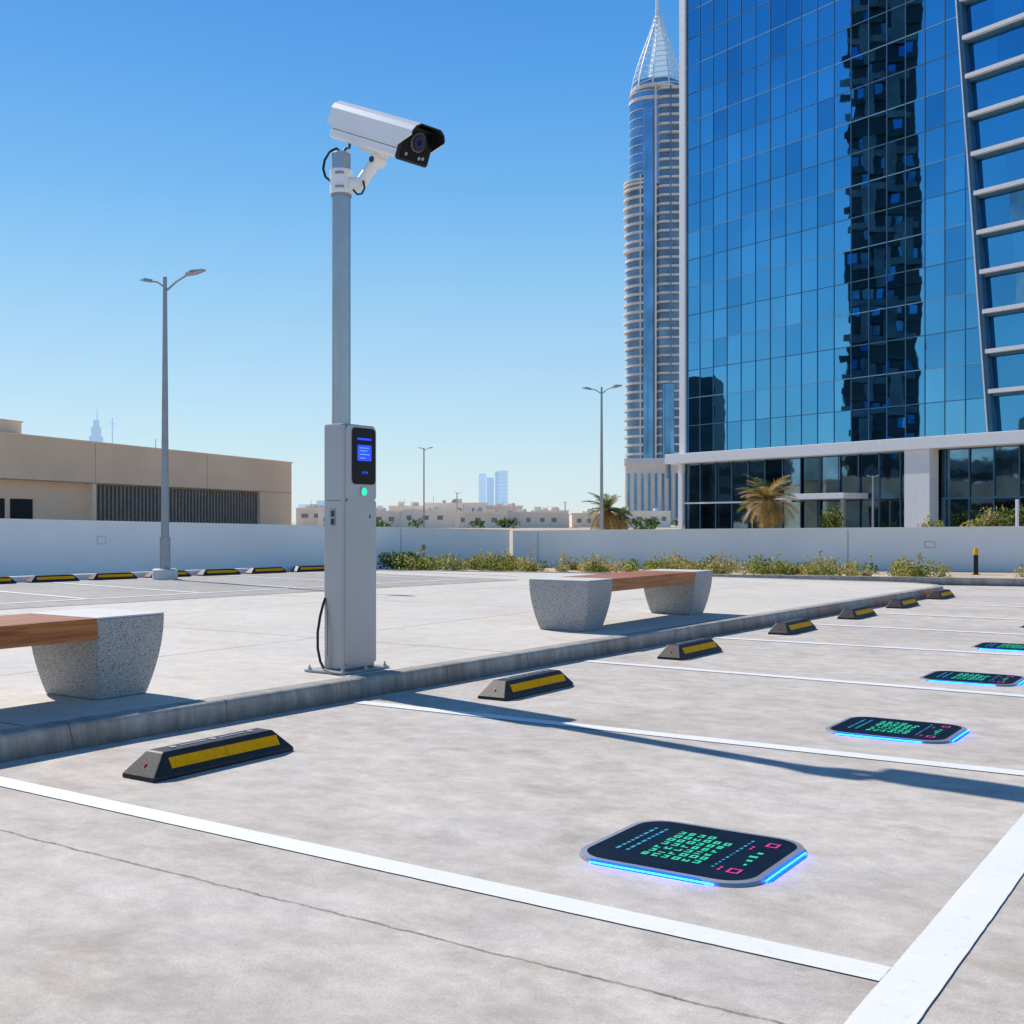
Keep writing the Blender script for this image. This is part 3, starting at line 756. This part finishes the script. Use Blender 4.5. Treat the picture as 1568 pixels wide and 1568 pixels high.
# ------------------------------------------------------------------ low-rise housing, mid distance
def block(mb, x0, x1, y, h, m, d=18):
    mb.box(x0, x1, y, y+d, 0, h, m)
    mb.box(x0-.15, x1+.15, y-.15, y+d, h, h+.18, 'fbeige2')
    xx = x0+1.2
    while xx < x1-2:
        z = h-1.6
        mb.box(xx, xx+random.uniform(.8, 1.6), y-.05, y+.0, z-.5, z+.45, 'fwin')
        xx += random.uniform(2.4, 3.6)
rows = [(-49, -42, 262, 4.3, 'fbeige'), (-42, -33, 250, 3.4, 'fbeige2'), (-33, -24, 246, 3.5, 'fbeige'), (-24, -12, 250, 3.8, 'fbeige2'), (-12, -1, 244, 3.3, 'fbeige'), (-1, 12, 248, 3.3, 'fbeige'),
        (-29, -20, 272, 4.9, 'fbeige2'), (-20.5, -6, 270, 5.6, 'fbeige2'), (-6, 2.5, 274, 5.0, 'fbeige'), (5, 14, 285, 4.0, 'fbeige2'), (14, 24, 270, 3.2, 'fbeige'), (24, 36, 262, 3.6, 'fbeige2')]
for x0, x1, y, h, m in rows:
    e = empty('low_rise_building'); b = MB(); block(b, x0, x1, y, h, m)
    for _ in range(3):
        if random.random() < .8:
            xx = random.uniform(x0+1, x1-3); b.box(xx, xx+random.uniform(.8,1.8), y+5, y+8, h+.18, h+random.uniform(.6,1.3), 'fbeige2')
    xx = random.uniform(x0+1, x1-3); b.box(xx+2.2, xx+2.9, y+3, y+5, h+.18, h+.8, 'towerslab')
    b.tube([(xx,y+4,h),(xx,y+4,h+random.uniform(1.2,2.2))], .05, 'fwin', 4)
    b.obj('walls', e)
mb = MB()
for i in range(14):
    x = random.choice((random.uniform(-40, 0), random.uniform(16, 40))); leaves(mb, (x, 225+random.random()*10, random.uniform(.6, 1.2)), random.uniform(1.2, 2.6), 1.5, random.uniform(.5, .9), 90, .45, ['leafg','leafk'])
mb.obj('distant_trees')
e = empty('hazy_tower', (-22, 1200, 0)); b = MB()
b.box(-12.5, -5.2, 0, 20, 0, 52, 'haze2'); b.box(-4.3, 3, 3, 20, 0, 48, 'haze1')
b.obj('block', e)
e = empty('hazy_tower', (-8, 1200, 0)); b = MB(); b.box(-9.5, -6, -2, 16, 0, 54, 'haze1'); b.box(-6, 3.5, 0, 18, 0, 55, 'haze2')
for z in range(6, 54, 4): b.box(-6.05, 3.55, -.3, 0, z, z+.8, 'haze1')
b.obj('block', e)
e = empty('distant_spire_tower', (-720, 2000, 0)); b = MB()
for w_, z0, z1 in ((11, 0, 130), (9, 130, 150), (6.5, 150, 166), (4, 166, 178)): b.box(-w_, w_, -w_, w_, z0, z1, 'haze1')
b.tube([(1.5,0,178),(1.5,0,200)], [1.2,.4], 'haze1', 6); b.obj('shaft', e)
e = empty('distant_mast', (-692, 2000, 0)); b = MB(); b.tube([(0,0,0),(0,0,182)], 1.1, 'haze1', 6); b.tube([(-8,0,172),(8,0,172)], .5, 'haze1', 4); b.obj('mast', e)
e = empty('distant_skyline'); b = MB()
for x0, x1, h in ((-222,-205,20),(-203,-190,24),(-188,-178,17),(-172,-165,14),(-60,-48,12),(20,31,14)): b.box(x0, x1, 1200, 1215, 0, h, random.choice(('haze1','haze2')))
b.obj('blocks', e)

# ------------------------------------------------------------------ skyscraper with spire
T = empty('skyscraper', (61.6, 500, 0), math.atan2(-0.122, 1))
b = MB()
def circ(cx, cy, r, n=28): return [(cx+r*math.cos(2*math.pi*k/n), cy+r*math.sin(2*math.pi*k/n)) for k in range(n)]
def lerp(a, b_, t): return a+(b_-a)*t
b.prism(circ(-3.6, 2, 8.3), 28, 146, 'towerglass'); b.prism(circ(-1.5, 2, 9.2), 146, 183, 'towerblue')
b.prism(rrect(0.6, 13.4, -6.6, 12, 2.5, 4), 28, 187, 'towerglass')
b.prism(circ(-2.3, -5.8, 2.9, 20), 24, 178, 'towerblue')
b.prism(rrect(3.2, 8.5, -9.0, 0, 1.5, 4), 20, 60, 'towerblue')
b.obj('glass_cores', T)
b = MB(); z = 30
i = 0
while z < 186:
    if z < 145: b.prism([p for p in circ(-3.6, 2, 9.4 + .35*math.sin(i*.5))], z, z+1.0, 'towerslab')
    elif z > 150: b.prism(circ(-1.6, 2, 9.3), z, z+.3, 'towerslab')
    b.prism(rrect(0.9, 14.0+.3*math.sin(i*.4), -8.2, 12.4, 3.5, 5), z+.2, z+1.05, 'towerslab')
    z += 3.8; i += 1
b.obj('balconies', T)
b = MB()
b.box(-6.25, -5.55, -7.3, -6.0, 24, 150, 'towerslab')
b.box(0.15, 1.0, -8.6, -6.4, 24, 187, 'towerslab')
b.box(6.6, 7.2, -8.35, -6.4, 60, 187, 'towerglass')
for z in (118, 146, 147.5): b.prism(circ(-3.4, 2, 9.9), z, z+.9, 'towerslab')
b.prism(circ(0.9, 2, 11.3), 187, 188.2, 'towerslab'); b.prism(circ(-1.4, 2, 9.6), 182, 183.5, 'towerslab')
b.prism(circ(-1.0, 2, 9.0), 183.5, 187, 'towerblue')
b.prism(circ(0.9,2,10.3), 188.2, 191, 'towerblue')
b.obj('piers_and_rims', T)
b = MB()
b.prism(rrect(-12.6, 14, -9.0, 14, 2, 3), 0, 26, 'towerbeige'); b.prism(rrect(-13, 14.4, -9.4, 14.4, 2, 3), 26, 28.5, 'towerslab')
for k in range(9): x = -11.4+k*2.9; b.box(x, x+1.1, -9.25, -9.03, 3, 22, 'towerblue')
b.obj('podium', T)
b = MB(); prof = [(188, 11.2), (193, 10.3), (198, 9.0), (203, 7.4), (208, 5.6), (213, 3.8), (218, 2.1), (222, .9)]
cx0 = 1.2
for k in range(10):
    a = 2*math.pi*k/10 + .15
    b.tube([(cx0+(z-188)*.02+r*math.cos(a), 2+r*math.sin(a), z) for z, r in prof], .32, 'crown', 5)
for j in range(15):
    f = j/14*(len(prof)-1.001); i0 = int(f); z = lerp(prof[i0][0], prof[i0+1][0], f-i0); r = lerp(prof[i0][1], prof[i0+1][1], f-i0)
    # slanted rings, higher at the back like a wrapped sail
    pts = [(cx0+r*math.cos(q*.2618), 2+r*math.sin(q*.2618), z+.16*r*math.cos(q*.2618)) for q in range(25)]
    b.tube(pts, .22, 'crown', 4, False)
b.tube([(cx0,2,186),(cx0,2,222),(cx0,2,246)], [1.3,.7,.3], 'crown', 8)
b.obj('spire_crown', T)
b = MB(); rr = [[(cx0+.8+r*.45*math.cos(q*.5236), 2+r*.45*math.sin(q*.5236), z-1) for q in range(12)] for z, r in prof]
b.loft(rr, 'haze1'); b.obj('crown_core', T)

# ------------------------------------------------------------------ glass office tower
O = empty('office_tower', (11.07, 75, 0), math.atan2(-.81, .587))
TOPZ = 62
rnd = random.Random(11)
def xs(z): return 22.1 - (z-6)*0.079
b = MB(); PWx = 1.17; PHz = 1.78
def panel(x0, x1, z0, z1, y, m, tilt=0.0013):
    ta = rnd.gauss(0, tilt); tb = rnd.gauss(0, tilt)
    w2 = (x1-x0)/2; h2 = (z1-z0)/2
    f = lambda sx, sz: y + sx*w2*ta + sz*h2*tb
    b.quad((x0, f(-1,-1), z0), (x1, f(1,-1), z0), (x1, f(1,1), z1), (x0, f(-1,1), z1), m)
nz = int((TOPZ-5.6)/PHz)
for j in range(nz):
    z0 = 5.6+j*PHz
    for i in range(19):
        x0 = .42+i*PWx
        if x0 > xs(z0): break
        panel(x0, x0+PWx, z0, z0+PHz, 0.0, 'g%d' % rnd.choice((0,0,0,1,1,2,2,0,1,3,4)))
b.obj('curtain_wall', O)
b = MB()
for i in range(20):
    x0 = .42+i*PWx
    b.box(x0-.018, x0+.018, -.035, .03, 5.6, TOPZ, 'mull')
for j in range(nz+1):
    z0 = 5.6+j*PHz
    b.box(.42, 22.0, -.028, .03, z0-.022 , z0+.022, 'mull' if j % 2 else 'mull2')
b.obj('mullions', O)
b = MB(); b.box(.2, 42, .12, 22, 0.0, TOPZ, 'gd2'); b.obj('core', O)
b = MB()
b.box(-.12, .40, -.18, .6, 5.56, TOPZ, 'alu')
b.box(-.5, 42, -1.1, 3.0, 4.93, 5.55, 'alu')
b.obj('canopy_and_fin', O, bevel=0.02)
b = MB()
PH2 = 1.98; z = 5.6
while z < TOPZ:
    x = xs(z+PH2/2)+.15
    panel(x, x+1.5, z, z+PH2, -.35, 'g%d' % rnd.choice((0,2,4)))
    for i in range(11): panel(x+1.5+i*1.5, x+3.0+i*1.5, z, z+PH2, -.35, rnd.choice(('g0','g2','g4','gd','g4')), .003)
    z += PH2
b.obj('side_bay_glass', O)
b = MB(); z = 5.6+PH2
while z < TOPZ:
    x = xs(z)+.1
    b.box(x, 40, -.85, -.30, z-.10, z+.10, 'alu'); b.box(x, 40, -.60, -.30, z-.24, z-.102, 'mull'); z += PH2
for k in range(19):
    z0 = 5.6+k*3; z1 = z0+3
    for d0, d1, yy, mm in ((-.10,.14,-.75,'mull'), (-.16,-.103,-.80,'alu')):
        b.add([(xs(z0)+d0,yy,z0),(xs(z0)+d1,yy,z0),(xs(z0)+d1,.1,z0),(xs(z0)+d0,.1,z0),(xs(z1)+d0,yy,z1),(xs(z1)+d1,yy,z1),(xs(z1)+d1,.1,z1),(xs(z1)+d0,.1,z1)],
          [(0,1,5,4),(1,2,6,5),(2,3,7,6),(3,0,4,7)], mm)
b.obj('side_bay_slabs', O)
b = MB()
x = 0.3
while x < 40:
    w_ = 1.35
    ypl = 0.02 if not (9.1 < x < 14.4) else 0.09
    for z0, z1 in ((0, 2.35), (2.42, 4.9)):
        panel(x+.03, x+w_, z0, z1, ypl, rnd.choice(('gd','gd','gd2')), .004)
    x += w_
b.obj('podium_glass', O)
b = MB()
x = 0.3
while x < 40: b.box(x-.03, x+.03, -.06, .0, 0, 4.93, 'mull'); x += 1.35
b.box(.1, 9.1, -.10, .0, 2.34, 2.44, 'alu'); b.box(19, 40, -.08, .0, 2.34, 2.44, 'mull')
b.obj('podium_mullions', O)
b = MB()
b.box(9.1, 14.5, -2.2, -.1, 2.45, 2.75, 'alu'); b.box(9.2, 9.4, -2.1, -1.9, 0, 2.45, 'galv'); b.box(14.2, 14.4, -2.1, -1.9, 0, 2.45, 'galv')
b.box(17.35, 18.85, -.9, -.11, 0, 4.93, 'alu'); b.box(-.1, .28, -.3, -.1, 0, 4.93, 'alu')
b.obj('entrance_porch', O, bevel=0.01)
# neighbouring buildings off to the left, mirrored in the curtain wall
R = empty('dark_skyscraper', (-160, 63.7, 0)); b = MB()
b.box(-10, 10, -6.8, 6.2, 0, 112, 'reflb'); b.box(-9, 10.5, -4, 3, 112, 122, 'reflb')
zz = 4; k = 0; r2 = random.Random(5)
while zz < 112:
    o = 0.9*math.sin(k*.9)+.8*math.sin(k*.37)
    b.box(9.9, 10.8, -6.3+o*.5, 6.6+o, zz, zz+1.2, 'reflb2' if k % 2 else 'reflb')
    if k % 3 == 0: b.box(9.9, 11.5, 1+o, 3.2+o, zz, zz+7, 'reflb2')
    if k % 4 == 1: b.box(9.9, 11.2, -3.5+o, -1.2+o, zz, zz+9, 'reflb2')
    for yy in range(-6, 6, 2):
        if r2.random() < .45: b.box(10.0, 10.3, yy+.2, yy+1.6, zz+1.4, zz+3.3, r2.choice(('g4','g2','gd','towerglass')))
    zz += 3.6; k += 1
b.obj('tower', R)
for x, y, w_, h, m in ((-130, 86, 7, 14, 'reflb2'), (-150, 100, 5, 30, 'reflb'), (-120, 48, 6, 12, 'reflb2'), (-140, 30, 9, 20, 'beige'), (-118, 70, 5, 7, 'beige2'), (-118, 60, 5, 6, 'beige')):
    R = empty('mid_rise_building', (x, y, 0)); b = MB(); b.box(-8, 8, -w_, w_, 0, h, m)
    zz = 2
    while zz < h-2: b.box(8, 8.1, -w_+1, w_-1, zz, zz+1.4, 'darkwin'); zz += 3.4
    b.obj('walls', R)

# ------------------------------------------------------------------ palms and bushes
def palm(loc, zc, R, dry=0.4, nf=34):
    e = empty('palm_tree', loc)
    b = MB(); pts = [(0.04*math.sin(k*.8), 0, zc*k/8) for k in range(9)]
    b.tube(pts, [0.24-.012*k+(.02 if k % 2 else 0) for k in range(9)], 'trunk', 12); b.obj('trunk', e, smooth=True)
    b = MB()
    for i in range(nf):
        az_ = i*2.399+random.uniform(-.2,.2); el_ = random.uniform(-.7, 1.45); L = R*random.uniform(.85, 1.15)
        h = Vector((math.cos(az_), math.sin(az_), 0)); side = Vector((-h.y, h.x, 0))
        m = 'palmd' if (el_ < .1 or random.random() < dry) else 'palm'
        pts = []; p = Vector((0, 0, zc)); a = el_
        for k in range(11):
            pts.append(p.copy()); p = p + (h*math.cos(a) + Vector((0,0,math.sin(a))))*L/10; a -= 0.13
        b.tube(pts, [.02*(1-k/12) for k in range(11)], m, 4)
        for k in range(1, 36):
            f = k/36*9.99; i0 = int(f); q = pts[i0].lerp(pts[min(i0+1, 10)], f-i0); d = (pts[min(i0+1,10)]-pts[max(i0-1,0)]).normalized()
            ll = L*.30*math.sin(math.pi*(.12+.83*k/36))*random.uniform(.8,1.15)
            for sg in (-1, 1):
                tip = q + (side*sg*.8 + d*.7 + Vector((0,0,-.25+random.uniform(-.2,.2))))*ll
                b.add([tuple(q-d*.020), tuple(q+d*.020), tuple(tip)], [(0,1,2)], m)
    b.obj('fronds', e)
palm((13.3, 60, 0), 2.25, 1.8, .55, 60)
palm((4.95, 60, 0), 1.75, 1.4, .08, 50)
palm((6.1, 66, 0), 1.3, 1.1, .2, 36)
def bush(loc, r, h, n, mats):
    b = MB()
    for k in range(9):
        a = random.random()*6.28; rr = r*.55*random.random()**.5
        leaves(b, (rr*math.cos(a), rr*math.sin(a), h*random.uniform(.35, .75)), r*.5, r*.5, h*.35, n//9, .10, mats, .4)
    b.tube([(0,0,0),(0,0,h*.5)], .05, 'trunk', 6)
    b.obj('bush', loc=loc)
bush((15.9, 58, 0), .95, 2.0, 1400, ['leafg','leafk','leafy'])
bush((18.9, 52, 0), .7, 1.25, 700, ['leafg','leafd','leafy'])
bush((20.3, 50, 0), 1.1, 1.75, 1500, ['leafg','leafd','leafy'])
bush((21.6, 50, 0), 1.3, 1.85, 1700, ['leafg','leafk','leafy'])
bush((7.0, 62, 0), .9, 1.2, 600, ['leafg','leafk'])
